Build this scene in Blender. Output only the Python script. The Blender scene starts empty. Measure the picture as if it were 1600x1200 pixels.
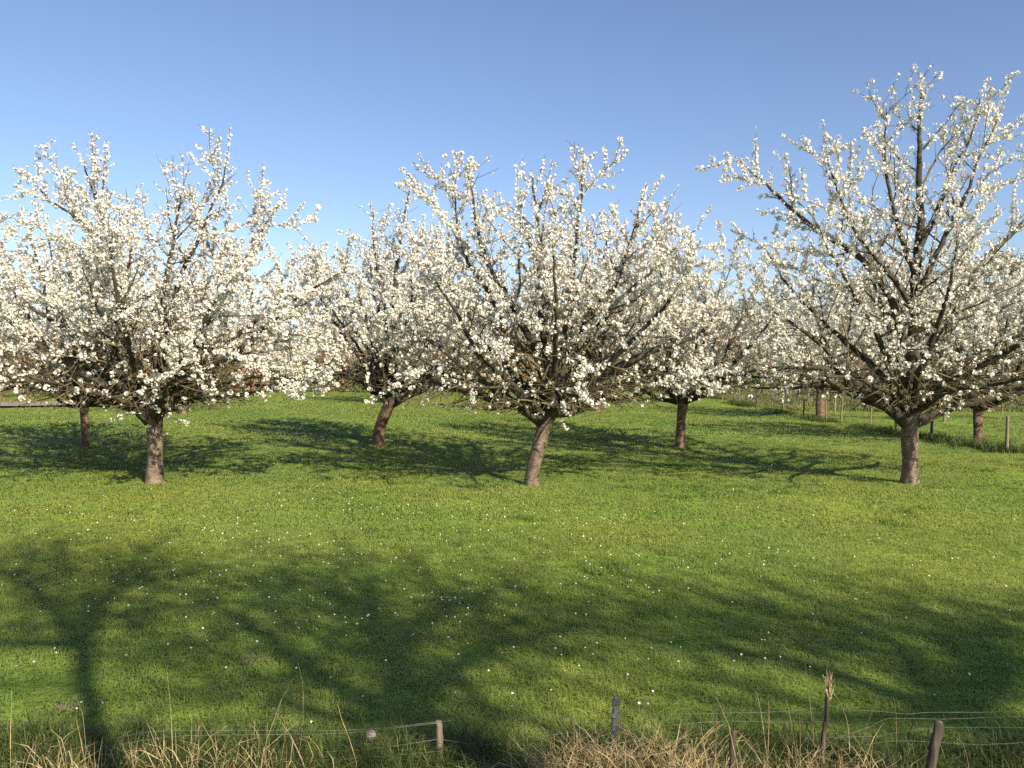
import bpy, math, random
import numpy as np
from mathutils import Vector

# ------------------------------------------------------------------ camera, sky, sun, exposure
scene = bpy.context.scene
COL = scene.collection
EYE = 2.2
cam_data = bpy.data.cameras.new("camera")
cam_data.sensor_width = 36.0
cam_data.lens = 28.26
cam_data.clip_start = 0.05
cam_data.clip_end = 3000.0
cam = bpy.data.objects.new("camera", cam_data)
COL.objects.link(cam)
cam.location = (0, 0, EYE)
cam.rotation_euler = (math.radians(90 - 1.7), 0, 0)
scene.camera = cam

SUN_AZ = math.radians(36)          # sun stands behind the camera, to the right
SUN_EL = math.radians(30.5)
SDIR = np.array([math.sin(SUN_AZ), -math.cos(SUN_AZ)])      # horizontal direction towards the sun
world = bpy.data.worlds.new("World")
scene.world = world
world.use_nodes = True
wn = world.node_tree.nodes
wl = world.node_tree.links
wn.clear()
sky = wn.new("ShaderNodeTexSky")
sky.sky_type = 'NISHITA'
sky.sun_disc = False
sky.sun_elevation = SUN_EL
sky.sun_rotation = math.pi - SUN_AZ
sky.altitude = 0
sky.air_density = 1.0
sky.dust_density = 0.6
sky.ozone_density = 3.6
bg = wn.new("ShaderNodeBackground")
bg.inputs["Strength"].default_value = 0.08
wo = wn.new("ShaderNodeOutputWorld")
tint = wn.new("ShaderNodeMix")
tint.data_type = 'RGBA'
tint.blend_type = 'MULTIPLY'
tint.inputs[0].default_value = 1.0
tint.inputs[7].default_value = (1.05, 0.97, 1.0, 1)       # white balance of the sky
wl.new(sky.outputs[0], tint.inputs[6])
wl.new(tint.outputs[2], bg.inputs[0])
wl.new(bg.outputs[0], wo.inputs[0])

sun_data = bpy.data.lights.new("sun", 'SUN')
sun_data.energy = 5.0
sun_data.angle = math.radians(0.55)
sun_data.color = (1.0, 0.89, 0.71)
sun = bpy.data.objects.new("sun", sun_data)
COL.objects.link(sun)
sun.location = (30, -40, 40)
sdir3 = Vector((SDIR[0] * math.cos(SUN_EL), SDIR[1] * math.cos(SUN_EL), math.sin(SUN_EL)))
sun.rotation_euler = sdir3.to_track_quat('Z', 'Y').to_euler()

scene.view_settings.view_transform = 'Standard'
scene.view_settings.look = 'None'
scene.view_settings.exposure = 1.02
scene.view_settings.gamma = 1.0
scene.render.engine = 'CYCLES'
scene.cycles.use_denoising = False
scene.cycles.max_bounces = 6
scene.cycles.transparent_max_bounces = 4


# ------------------------------------------------------------------ helpers
def tag(o, label=None, cat=None, group=None, kind=None):
    if label: o["label"] = label
    if cat: o["category"] = cat
    if group: o["group"] = group
    if kind: o["kind"] = kind
    return o


def empty(name, loc, rz=0.0):
    o = bpy.data.objects.new(name, None)
    o.empty_display_size = 0.3
    COL.objects.link(o)
    o.location = loc
    o.rotation_euler = (0, 0, rz)
    return o


class Acc:
    """collects vertices and polygons for one mesh"""
    def __init__(self):
        self.v, self.f, self.m, self.n = [], [], [], 0

    def add(self, verts, faces, mat=0):
        verts = np.asarray(verts, dtype=np.float32).reshape(-1, 3)
        faces = np.asarray(faces, dtype=np.int32)
        self.v.append(verts)
        self.f.append(faces + self.n)
        self.m.append(np.full(len(faces), mat, dtype=np.int32) if np.isscalar(mat) else mat)
        self.n += len(verts)

    def mesh(self, name, mats, smooth=False):
        me = bpy.data.meshes.new(name)
        V = np.concatenate(self.v)
        loops = np.concatenate([f.ravel() for f in self.f])
        tot = np.concatenate([np.full(len(f), f.shape[1], dtype=np.int32) for f in self.f])
        start = np.zeros(len(tot), dtype=np.int32)
        start[1:] = np.cumsum(tot)[:-1]
        me.vertices.add(len(V))
        me.vertices.foreach_set("co", V.ravel())
        me.loops.add(len(loops))
        me.loops.foreach_set("vertex_index", loops)
        me.polygons.add(len(tot))
        me.polygons.foreach_set("loop_start", start)
        me.polygons.foreach_set("material_index", np.concatenate(self.m))
        me.polygons.foreach_set("use_smooth", np.full(len(tot), smooth))
        for mt in mats: me.materials.append(mt)
        me.update(calc_edges=True)
        return me

    def build(self, name, mats, parent=None, smooth=False, loc=(0, 0, 0)):
        if not isinstance(mats, (list, tuple)): mats = [mats]
        o = bpy.data.objects.new(name, self.mesh(name, mats, smooth))
        COL.objects.link(o)
        o.location = loc
        if parent: o.parent = parent
        return o


def norm(a):
    a = np.asarray(a, dtype=float)
    return a / (np.linalg.norm(a, axis=-1, keepdims=True) + 1e-9)


def tube(acc, pts, rad, sides=6, mat=0, cap=True, wob=None):
    pts = np.asarray(pts, dtype=float)
    n = len(pts)
    rad = np.broadcast_to(np.asarray(rad, dtype=float), (n,))
    T = np.empty_like(pts)
    T[1:-1] = pts[2:] - pts[:-2]
    T[0] = pts[1] - pts[0]
    T[-1] = pts[-1] - pts[-2]
    T = norm(T)
    mean = norm(pts[-1] - pts[0])
    ref = np.array([1.0, 0, 0]) if abs(mean[0]) < 0.6 else np.array([0, 1.0, 0])
    A = norm(np.cross(T, ref))
    B = np.cross(T, A)
    ang = np.arange(sides) * 2 * math.pi / sides
    R = rad[:, None] * (np.ones(sides) if wob is None else wob)
    ring = pts[:, None, :] + R[..., None] * (np.cos(ang)[None, :, None] * A[:, None, :] + np.sin(ang)[None, :, None] * B[:, None, :])
    i = np.arange(n - 1)[:, None] * sides
    j = np.arange(sides)[None, :]
    k = (j + 1) % sides
    q = np.stack([i + j, i + k, i + sides + k, i + sides + j], -1).reshape(-1, 4)
    acc.add(ring.reshape(-1, 3), q, mat)
    if cap:
        base = acc.n - n * sides
        acc.f.append(np.array([[base + (n - 1) * sides + s for s in range(sides)]], dtype=np.int32))
        acc.m.append(np.full(1, mat, dtype=np.int32))


def box(acc, x0, x1, y0, y1, z0, z1, mat=0):
    v = [(x, y, z) for z in (z0, z1) for y in (y0, y1) for x in (x0, x1)]
    f = [(0, 2, 3, 1), (4, 5, 7, 6), (0, 1, 5, 4), (2, 6, 7, 3), (0, 4, 6, 2), (1, 3, 7, 5)]
    acc.add(v, f, mat)


def catmull(wp, step=0.12):
    wp = np.asarray(wp, dtype=float)
    P = np.vstack([2 * wp[0] - wp[1], wp, 2 * wp[-1] - wp[-2]])
    out = []
    for a in range(1, len(P) - 2):
        n = max(2, int(np.linalg.norm(P[a + 1] - P[a]) / step))
        t = np.arange(n)[:, None] / n
        p0, p1, p2, p3 = P[a - 1], P[a], P[a + 1], P[a + 2]
        out.append(0.5 * (2 * p1 + (p2 - p0) * t + (2 * p0 - 5 * p1 + 4 * p2 - p3) * t ** 2 + (3 * p1 - p0 - 3 * p2 + p3) * t ** 3))
    out.append(wp[-1][None])
    return np.vstack(out)


def smooth01(x):
    x = np.clip(x, 0, 1)
    return x * x * (3 - 2 * x)


def ground_z(x, y):
    """height of the orchard ground"""
    x = np.asarray(x, dtype=float); y = np.asarray(y, dtype=float)
    z = 0.05 * np.sin(x * 0.31 + 1.1) * np.sin(y * 0.23 + 0.4) * smooth01((y - 8) / 8) + 0.02 * np.sin(x * 0.9 + y * 0.7)
    z = z - 0.85 * smooth01((4.05 - y) / 1.7) + 1.45 * smooth01((2.3 - y) / 1.5)          # ditch bank and the verge beyond
    z = z - 2.6 * smooth01((y - 57) / 10) * smooth01((12 - x) / 10)                  # land falls away behind the hedge
    z = z - 0.35 * smooth01((x - 10.6) / 3.0) * smooth01((y - 17) / 8)                   # neighbouring field lies lower
    return z


def gz(x, y): return float(ground_z(x, y))


# ------------------------------------------------------------------ materials
def new_mat(name):
    m = bpy.data.materials.new(name)
    m.use_nodes = True
    nt = m.node_tree
    b = nt.nodes["Principled BSDF"]
    return m, nt, b


def ramp(nt, fac, stops):
    r = nt.nodes.new("ShaderNodeValToRGB")
    el = r.color_ramp.elements
    while len(el) < len(stops): el.new(0.5)
    for e, (p, c) in zip(el, stops):
        e.position = p
        e.color = (*c, 1)
    nt.links.new(fac, r.inputs[0])
    return r.outputs[0]


def noise(nt, scale, detail=4.0, coord="Object", stretch=None, rough=0.6):
    n = nt.nodes.new("ShaderNodeTexNoise")
    n.inputs["Scale"].default_value = scale
    n.inputs["Detail"].default_value = detail
    n.inputs["Roughness"].default_value = rough
    if coord == "Position":
        src = nt.nodes.new("ShaderNodeNewGeometry").outputs["Position"]
    else:
        src = nt.nodes.new("ShaderNodeTexCoord").outputs[coord]
    if stretch:
        mp = nt.nodes.new("ShaderNodeMapping")
        mp.inputs["Scale"].default_value = stretch
        nt.links.new(src, mp.inputs[0])
        src = mp.outputs[0]
    nt.links.new(src, n.inputs["Vector"])
    return n.outputs["Fac"]


def bump(nt, b, h, strength=0.5, dist=0.02):
    bp = nt.nodes.new("ShaderNodeBump")
    bp.inputs["Strength"].default_value = strength
    bp.inputs["Distance"].default_value = dist
    nt.links.new(h, bp.inputs["Height"])
    nt.links.new(bp.outputs[0], b.inputs["Normal"])


def mix_col(nt, fac, a, b, mode='MIX'):
    m = nt.nodes.new("ShaderNodeMix")
    m.data_type = 'RGBA'
    m.blend_type = mode
    for sock, v in ((m.inputs[0], fac), (m.inputs[6], a), (m.inputs[7], b)):
        if hasattr(v, "links"): nt.links.new(v, sock)
        else: sock.default_value = v if np.isscalar(v) else (*v, 1)
    return m.outputs[2]


def leafy(name, stops, scale, trans, rough=0.6, coord="Position", extra=None, spec=0.25, lift=0.0):
    """thin leaf or petal: diffuse front with light passing through"""
    m, nt, b = new_mat(name)
    c = ramp(nt, noise(nt, scale, 5, coord), stops)
    if extra: c = extra(nt, c)
    b.inputs["Roughness"].default_value = rough
    b.inputs["Specular IOR Level"].default_value = spec
    nt.links.new(c, b.inputs["Base Color"])
    t = nt.nodes.new("ShaderNodeBsdfTranslucent")
    nt.links.new(c, t.inputs["Color"])
    if lift:                                       # blades curve over: soften their facets towards the sward's own normal
        g = nt.nodes.new("ShaderNodeNewGeometry")
        vm = nt.nodes.new("ShaderNodeMix"); vm.data_type = 'VECTOR'
        vm.inputs[0].default_value = lift
        nt.links.new(g.outputs["Normal"], vm.inputs[4])
        vm.inputs[5].default_value = (0, 0, 1)
        vn = nt.nodes.new("ShaderNodeVectorMath"); vn.operation = 'NORMALIZE'
        nt.links.new(vm.outputs[1], vn.inputs[0])
        nt.links.new(vn.outputs[0], b.inputs["Normal"])
    mx = nt.nodes.new("ShaderNodeMixShader")
    mx.inputs[0].default_value = trans
    nt.links.new(b.outputs[0], mx.inputs[1])
    nt.links.new(t.outputs[0], mx.inputs[2])
    nt.links.new(mx.outputs[0], nt.nodes["Material Output"].inputs[0])
    return m


def plain(name, stops, scale, rough=0.85, bstr=0.4, bdist=0.01, stretch=None, coord="Object", detail=6):
    m, nt, b = new_mat(name)
    h = noise(nt, scale, detail, coord, stretch)
    nt.links.new(ramp(nt, h, stops), b.inputs["Base Color"])
    b.inputs["Roughness"].default_value = rough
    b.inputs["Specular IOR Level"].default_value = 0.25
    if bstr: bump(nt, b, h, bstr, bdist)
    return m


def trunk_mat(name="cherry_trunk_bark", tone=(1, 1, 1)):
    m, nt, b = new_mat(name)
    rings = noise(nt, 1.0, 8, "Object", (7, 7, 34), 0.72)
    blot = noise(nt, 7.0, 7, rough=0.7)
    c1 = ramp(nt, rings, [(0.25, (0.065, 0.045, 0.034)), (0.48, (0.185, 0.14, 0.108)), (0.60, (0.26, 0.205, 0.165)), (0.8, (0.36, 0.31, 0.26))])
    c2 = ramp(nt, blot, [(0.34, (0.20, 0.17, 0.13)), (0.46, (0.62, 0.58, 0.50)), (0.60, (1, 1, 1)), (0.72, (1.2, 1.2, 1.15))])  # bark blotches, the dark ones painting dappled flower shadows into the colour
    c = mix_col(nt, 0.9, c1, c2, 'MULTIPLY')
    c = mix_col(nt, 1.0, c, tone, 'MULTIPLY')
    sx = nt.nodes.new("ShaderNodeSeparateXYZ")
    nt.links.new(nt.nodes.new("ShaderNodeTexCoord").outputs["Object"], sx.inputs[0])
    ad = nt.nodes.new("ShaderNodeMath"); ad.operation = 'MULTIPLY_ADD'
    nt.links.new(blot, ad.inputs[0]); ad.inputs[1].default_value = 0.9
    nt.links.new(sx.outputs[2], ad.inputs[2])
    mr = nt.nodes.new("ShaderNodeMapRange")
    mr.inputs[1].default_value = 1.35; mr.inputs[2].default_value = 1.75
    nt.links.new(ad.outputs[0], mr.inputs[0])
    shaded_limb_bark = ramp(nt, noise(nt, 9, 6), [(0.3, (0.022, 0.018, 0.014)), (0.52, (0.06, 0.047, 0.034)), (0.68, (0.115, 0.098, 0.062))])
    c = mix_col(nt, mr.outputs[0], c, shaded_limb_bark)                # limb bark tone blended in near the fork, fork shade painted into it
    nt.links.new(c, b.inputs["Base Color"])
    b.inputs["Roughness"].default_value = 0.55
    b.inputs["Specular IOR Level"].default_value = 0.35
    bump(nt, b, rings, 0.9, 0.02)
    return m


M = {}
M['trunk'] = trunk_mat(tone=(0.88, 0.86, 0.84))
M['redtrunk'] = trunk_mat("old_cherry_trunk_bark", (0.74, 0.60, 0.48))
M['limb'] = plain("cherry_limb_bark", [(0.3, (0.020, 0.017, 0.013)), (0.52, (0.046, 0.039, 0.027)), (0.68, (0.095, 0.085, 0.05))], 9, 0.8, 0.6, 0.012)
M['twig'] = plain("cherry_twig_bark", [(0.35, (0.065, 0.048, 0.030)), (0.65, (0.165, 0.135, 0.07))], 4, 0.7, 0)
M['petal'] = leafy("cherry_petal", [(0.3, (0.70, 0.665, 0.57)), (0.5, (0.75, 0.725, 0.655)), (0.7, (0.78, 0.765, 0.715))], 3.0, 0.30, 0.7, spec=0.1)
M['bract'] = leafy("blossom_bract", [(0.35, (0.16, 0.10, 0.045)), (0.65, (0.24, 0.22, 0.07))], 6.0, 0.25)
M['bare'] = plain("bare_tree_bark", [(0.35, (0.13, 0.095, 0.065)), (0.65, (0.24, 0.19, 0.13))], 3, 0.85, 0)
M['baretwig'] = plain("bare_tree_twigs", [(0.35, (0.17, 0.125, 0.08)), (0.65, (0.30, 0.235, 0.15))], 0.8, 0.85, 0)


def grass_extra(nt, c):
    big = noise(nt, 0.28, 3, "Position")
    tint = ramp(nt, big, [(0.36, (0.80, 0.94, 0.85)), (0.52, (1, 1, 1)), (0.66, (1.12, 1.05, 0.98))])
    return mix_col(nt, 1.0, c, tint, 'MULTIPLY')


GR = [(0.28, (0.19, 0.26, 0.050)), (0.5, (0.30, 0.38, 0.080)), (0.68, (0.39, 0.455, 0.115))]
M['grass'] = leafy("grass_blade", GR, 5.5, 0.28, 0.5, extra=grass_extra, lift=0.85)
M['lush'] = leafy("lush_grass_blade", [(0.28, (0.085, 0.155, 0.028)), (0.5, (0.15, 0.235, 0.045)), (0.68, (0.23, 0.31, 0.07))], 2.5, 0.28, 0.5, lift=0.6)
M['straw'] = leafy("dry_straw", [(0.3, (0.20, 0.135, 0.065)), (0.5, (0.42, 0.32, 0.16)), (0.7, (0.60, 0.50, 0.29))], 22, 0.2, 0.6)
M['rough'] = leafy("rough_grass", [(0.3, (0.04, 0.065, 0.015)), (0.55, (0.09, 0.12, 0.03)), (0.75, (0.22, 0.20, 0.075))], 9, 0.3)
M['fieldgrass'] = leafy("field_grass", [(0.3, (0.10, 0.115, 0.035)), (0.55, (0.20, 0.20, 0.075)), (0.75, (0.33, 0.29, 0.14))], 0.5, 0.3)
M['hedge'] = leafy("hedge_leaf", [(0.3, (0.025, 0.045, 0.012)), (0.55, (0.06, 0.09, 0.022)), (0.72, (0.13, 0.14, 0.045))], 1.4, 0.2)
M['shrub'] = leafy("bare_shrub_twig", [(0.3, (0.15, 0.10, 0.06)), (0.5, (0.28, 0.19, 0.11)), (0.7, (0.34, 0.27, 0.14))], 0.5, 0.15)
M['willow'] = leafy("budding_wood_leaf", [(0.3, (0.12, 0.125, 0.085)), (0.5, (0.20, 0.205, 0.135)), (0.7, (0.27, 0.27, 0.18))], 0.06, 0.2)
M['post'] = plain("weathered_post_wood", [(0.3, (0.075, 0.06, 0.04)), (0.55, (0.20, 0.165, 0.11)), (0.75, (0.31, 0.265, 0.19))], 6, 0.85, 0.6, 0.006, (6, 6, 0.7))
M['darkpost'] = plain("dark_post_wood", [(0.3, (0.03, 0.025, 0.02)), (0.55, (0.085, 0.068, 0.05)), (0.75, (0.19, 0.16, 0.12))], 6, 0.85, 0.6, 0.006, (6, 6, 0.7))
M['plastic'] = plain("grey_plastic", [(0.4, (0.07, 0.075, 0.085)), (0.6, (0.13, 0.14, 0.155))], 20, 0.45, 0.15, 0.002)
M['wire'] = plain("galvanised_wire", [(0.4, (0.10, 0.125, 0.09)), (0.6, (0.18, 0.20, 0.15))], 30, 0.5, 0)
M['daisy'] = leafy("daisy_petal", [(0.3, (0.78, 0.78, 0.74)), (0.7, (0.84, 0.84, 0.80))], 3, 0.2)
M['daisyeye'] = plain("daisy_eye", [(0.4, (0.65, 0.42, 0.03)), (0.6, (0.75, 0.52, 0.05))], 30, 0.7, 0)
M['stone'] = plain("field_stone", [(0.35, (0.26, 0.21, 0.17)), (0.65, (0.44, 0.37, 0.31))], 12, 0.9, 0.6, 0.01)


def ground_mat():
    m, nt, b = new_mat("orchard_turf")
    fine = noise(nt, 7.0, 8, "Position")
    c = ramp(nt, fine, [(0.3, (0.09, 0.14, 0.022)), (0.5, (0.18, 0.25, 0.040)), (0.7, (0.26, 0.32, 0.060))])
    c = grass_extra(nt, c)
    nt.links.new(c, b.inputs["Base Color"])
    b.inputs["Roughness"].default_value = 0.95
    b.inputs["Specular IOR Level"].default_value = 0.1
    bump(nt, b, noise(nt, 26, 6, "Position"), 1.0, 0.05)
    return m


M['ground'] = ground_mat()
M['soil'] = plain("bare_earth", [(0.3, (0.10, 0.075, 0.05)), (0.55, (0.20, 0.155, 0.11)), (0.75, (0.29, 0.24, 0.18))], 9, 0.95, 1.0, 0.03, coord="Position")
M['path'] = plain("pale_gravel", [(0.3, (0.17, 0.13, 0.095)), (0.6, (0.28, 0.22, 0.17))], 3, 0.95, 0.5, 0.02, coord="Position")

# ------------------------------------------------------------------ the ground
def build_ground():
    xs = np.concatenate([[-900, -500, -260, -140, -90], np.arange(-60, 60.1, 0.8), [90, 140, 260, 500, 900]])
    ys = np.concatenate([[-200, -90, -40, -15], np.arange(-6, 6, 0.2), np.arange(6, 80, 0.8), [90, 110, 150, 220, 350, 600, 1000, 1500]])
    X, Y = np.meshgrid(xs, ys)
    Z = ground_z(X, Y)
    V = np.stack([X, Y, Z], -1).reshape(-1, 3)
    nx, ny = len(xs), len(ys)
    i = (np.arange(ny - 1)[:, None] * nx + np.arange(nx - 1)[None, :]).ravel()
    a = Acc()
    a.add(V, np.stack([i, i + 1, i + nx + 1, i + nx], -1))
    tag(a.build("ground", M['ground'], smooth=True), kind="structure")


build_ground()


def instancer(name, pts, rots, scl, sources, seed, label, cat):
    """one object of kind stuff: many small pieces set on points"""
    coll = bpy.data.collections.new(name + "_pieces")
    for s in sources: coll.objects.link(s)
    me = bpy.data.meshes.new(name)
    me.vertices.add(len(pts))
    me.vertices.foreach_set("co", np.asarray(pts, dtype=np.float32).ravel())
    for nm, arr in (("rot", rots), ("scl", scl)):
        at = me.attributes.new(nm, 'FLOAT_VECTOR', 'POINT')
        at.data.foreach_set("vector", np.asarray(arr, dtype=np.float32).ravel())
    me.update()
    o = bpy.data.objects.new(name, me)
    COL.objects.link(o)
    ng = bpy.data.node_groups.new(name + "_scatter", 'GeometryNodeTree')
    ng.interface.new_socket("Geometry", in_out='INPUT', socket_type='NodeSocketGeometry')
    ng.interface.new_socket("Geometry", in_out='OUTPUT', socket_type='NodeSocketGeometry')
    N, L = ng.nodes, ng.links
    gi = N.new("NodeGroupInput"); go = N.new("NodeGroupOutput")
    mp = N.new("GeometryNodeMeshToPoints")
    ci = N.new("GeometryNodeCollectionInfo")
    ci.inputs["Collection"].default_value = coll
    ci.inputs["Separate Children"].default_value = True
    ci.inputs["Reset Children"].default_value = True
    ip = N.new("GeometryNodeInstanceOnPoints")
    ip.inputs["Pick Instance"].default_value = True
    rnd = N.new("FunctionNodeRandomValue")
    rnd.data_type = 'INT'
    rnd.inputs[4].default_value = 0
    rnd.inputs[5].default_value = len(sources) - 1
    rnd.inputs["Seed"].default_value = seed
    ar = N.new("GeometryNodeInputNamedAttribute"); ar.data_type = 'FLOAT_VECTOR'; ar.inputs[0].default_value = "rot"
    asc = N.new("GeometryNodeInputNamedAttribute"); asc.data_type = 'FLOAT_VECTOR'; asc.inputs[0].default_value = "scl"
    e2r = N.new("FunctionNodeEulerToRotation")
    L.new(gi.outputs[0], mp.inputs[0])
    L.new(mp.outputs[0], ip.inputs["Points"])
    L.new(ci.outputs[0], ip.inputs["Instance"])
    L.new(rnd.outputs[2], ip.inputs["Instance Index"])
    L.new(ar.outputs[0], e2r.inputs[0])
    L.new(e2r.outputs[0], ip.inputs["Rotation"])
    L.new(asc.outputs[0], ip.inputs["Scale"])
    L.new(ip.outputs[0], go.inputs[0])
    md = o.modifiers.new("scatter", 'NODES')
    md.node_group = ng
    tag(o, label, cat, kind="stuff")
    return o


def grass_patch(name, seed, radius, count, h0, h1, width, lean, mat):
    r = np.random.default_rng(seed)
    rad = radius * np.sqrt(r.random(count)) * (0.85 + 0.3 * r.random(count))
    th = r.random(count) * 2 * math.pi
    base = np.stack([rad * np.cos(th), rad * np.sin(th), np.full(count, -0.01)], -1)
    h = h0 + (h1 - h0) * r.random(count) ** 1.5
    az = r.random(count) * 2 * math.pi
    d = np.stack([np.cos(az), np.sin(az), np.zeros(count)], -1)
    s = np.stack([-np.sin(az), np.cos(az), np.zeros(count)], -1) * width * (0.6 + 0.8 * r.random(count))[:, None]
    ln = lean * (0.3 + r.random(count))[:, None] * h[:, None]
    up = np.array([0, 0, 1.0])
    mid = base + d * ln * 0.35 + up * h[:, None] * 0.6
    tip = base + d * ln * 1.1 + up * h[:, None] * (1.0 - 0.25 * lean)
    V = np.stack([base - s * .5, base + s * .5, mid - s * .42, mid + s * .42, tip], 1).reshape(-1, 3)
    i = np.arange(count)[:, None] * 5
    a = Acc()
    a.add(V, np.concatenate([i, i + 1, i + 3, i + 2], 1))
    a.f.append(np.concatenate([i + 2, i + 3, i + 4], 1).astype(np.int32)); a.m.append(np.zeros(count, dtype=np.int32))
    return bpy.data.objects.new(name, a.mesh(name, [mat]))


def in_view(r, n, y0, y1, margin=0.72, pad=1.0):
    """even scatter over the lawn between two depths"""
    y = np.sqrt(y0 ** 2 + (y1 ** 2 - y0 ** 2) * r.random(n))
    x = (r.random(n) * 2 - 1) * (margin * y + pad)
    return x, y


def lumps(x, y):
    return (np.sin(x * 2.1 + 1.3 * np.sin(y * 1.7)) * np.sin(y * 2.6 + 1.1 * np.sin(x * 1.3)) + 0.6 * np.sin(x * 5.3 + y * 3.1) * np.sin(y * 6.1 - x * 2.2))


def build_lawn():
    r = np.random.default_rng(5)
    bands = [(4.0, 10.5, 26, 0.22, 260, 0.030, 0.062, 0.0042, 1.15), (9.5, 23, 5.5, 0.5, 520, 0.03, 0.068, 0.0078, 1.2), (21, 62, 0.95, 1.2, 900, 0.035, 0.08, 0.017, 1.2)]
    for k, (y0, y1, dens, rad, cnt, h0, h1, w, lean) in enumerate(bands):
        area = 0.72 * (y1 ** 2 - y0 ** 2) + 2 * (y1 - y0)
        n = int(area * dens)
        x, y = in_view(r, n, y0, y1)
        z = ground_z(x, y)
        l = lumps(x, y)
        hs = 0.82 + 0.25 * r.random(n) + 0.15 * l
        pts = np.stack([x, y, z], -1)
        rots = np.stack([np.zeros(n), np.zeros(n), r.random(n) * 6.283], -1)
        scl = np.stack([np.ones(n), np.ones(n), np.clip(hs, 0.45, 1.7)], -1)
        src = [grass_patch("grass_piece", 100 + 10 * k + i, rad, cnt, h0, h1, w, lean, M['grass']) for i in range(4)]
        instancer("lawn_grass", pts, rots, scl, src, k + 3,
                  ["short sunlit grass of the lawn along the ditch and wire netting", "short grass of the lawn around the cherry trunks", "far grass of the orchard lawn towards the hedge"][k], "grass")
    # longer tufts of darker grass
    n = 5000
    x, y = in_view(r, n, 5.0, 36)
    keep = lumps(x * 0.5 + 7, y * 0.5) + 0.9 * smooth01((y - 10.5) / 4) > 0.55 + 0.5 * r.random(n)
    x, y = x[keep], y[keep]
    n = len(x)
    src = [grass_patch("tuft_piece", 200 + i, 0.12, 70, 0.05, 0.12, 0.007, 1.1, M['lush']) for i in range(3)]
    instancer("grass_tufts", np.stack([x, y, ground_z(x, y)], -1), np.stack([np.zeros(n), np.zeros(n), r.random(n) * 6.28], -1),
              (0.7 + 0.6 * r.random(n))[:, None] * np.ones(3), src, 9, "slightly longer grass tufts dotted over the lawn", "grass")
    # rough growth under the side fence and at the hedge
    n = 700
    t = r.random(n)
    x = 11.55 + r.normal(0, 0.28, n); y = 16 + 36 * t
    clump = np.sin(y * 1.3) + 0.6 * np.sin(y * 3.7 + 1) > -0.25
    x, y = x[clump], y[clump]; n = len(x)
    src = [grass_patch("rough_piece", 220 + i, 0.16, 70, 0.12, 0.34, 0.010, 1.0, M['rough']) for i in range(3)]
    instancer("rough_grass", np.stack([x, y, ground_z(x, y)], -1), np.stack([np.zeros(n), np.zeros(n), r.random(n) * 6.28], -1),
              (0.6 + 0.7 * r.random(n))[:, None] * np.ones(3), src, 11, "rough dark grass left uncut under the side fence", "grass")
    # ditch bank in the foreground
    n = 900
    x = (r.random(n) * 2 - 1) * 4.2; y = 3.0 + 1.55 * r.random(n)
    src = [grass_patch("bank_piece", 240 + i, 0.12, 60, 0.08, 0.24, 0.005, 1.0, M['rough']) for i in range(3)]
    instancer("bank_grass", np.stack([x, y, ground_z(x, y)], -1), np.stack([np.zeros(n), np.zeros(n), r.random(n) * 6.28], -1),
              (0.6 + 0.6 * r.random(n))[:, None] * np.ones(3), src, 12, "dark rough grass on the ditch bank below the wire netting", "grass")


build_lawn()


def build_daisies():
    r = np.random.default_rng(8)
    a = Acc()
    cl = np.stack(in_view(r, 46, 5.0, 13.5, 0.62, 0), -1)
    cl2 = np.stack(in_view(r, 22, 12, 30, 0.62, 0), -1)
    pts = []
    for c in np.vstack([cl, cl2]):
        n = r.integers(4, 14)
        pts.append(c + r.normal(0, 0.16 + 0.03 * c[1], (n, 2)))
    pts.append(np.stack(in_view(r, 150, 4.6, 12, 0.66, 0), -1))
    pts.append(np.stack([-2.4 + 2.2 * r.normal(0, 1, 190), 7.4 + 1.1 * r.normal(0, 1, 190)], -1))
    pts = np.vstack(pts)
    for x, y in pts:
        if y < 4.5: continue
        s = 0.0072 * (0.7 + 0.6 * r.random())
        h = 0.055 + 0.05 * r.random()
        tilt = norm(np.array([0.35 * r.normal() + 0.25, -0.45 + 0.3 * r.normal(), 1.0]))
        u = norm(np.cross(tilt, [1, 0.2, 0])); v = np.cross(tilt, u)
        c = np.array([x, y, gz(x, y) + h])
        an = np.arange(8) * math.pi / 4 + r.random()
        rr = s * np.where(np.arange(8) % 2, 0.85, 1.05)
        ring = c + rr[:, None] * (np.cos(an)[:, None] * u + np.sin(an)[:, None] * v) + tilt * s * 0.2
        a.add(np.vstack([c[None], ring]), [(0, 1 + i, 1 + (i + 1) % 8) for i in range(8)], 0)
        e = c + tilt * s * 0.32
        ring = c + 0.36 * s * (np.cos(an)[:, None] * u + np.sin(an)[:, None] * v) + tilt * s * 0.12
        a.add(np.vstack([e[None], ring]), [(0, 1 + i, 1 + (i + 1) % 8) for i in range(8)], 1)
        b0 = c - np.array([0, 0, h + 0.01])
        tube(a, [b0, c], 0.0012, 3, 2, False)
    o = a.build("daisies", [M['daisy'], M['daisyeye'], M['grass']])
    tag(o, "small white daisies sprinkled over the lawn", "daisies", kind="stuff")


build_daisies()


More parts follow.
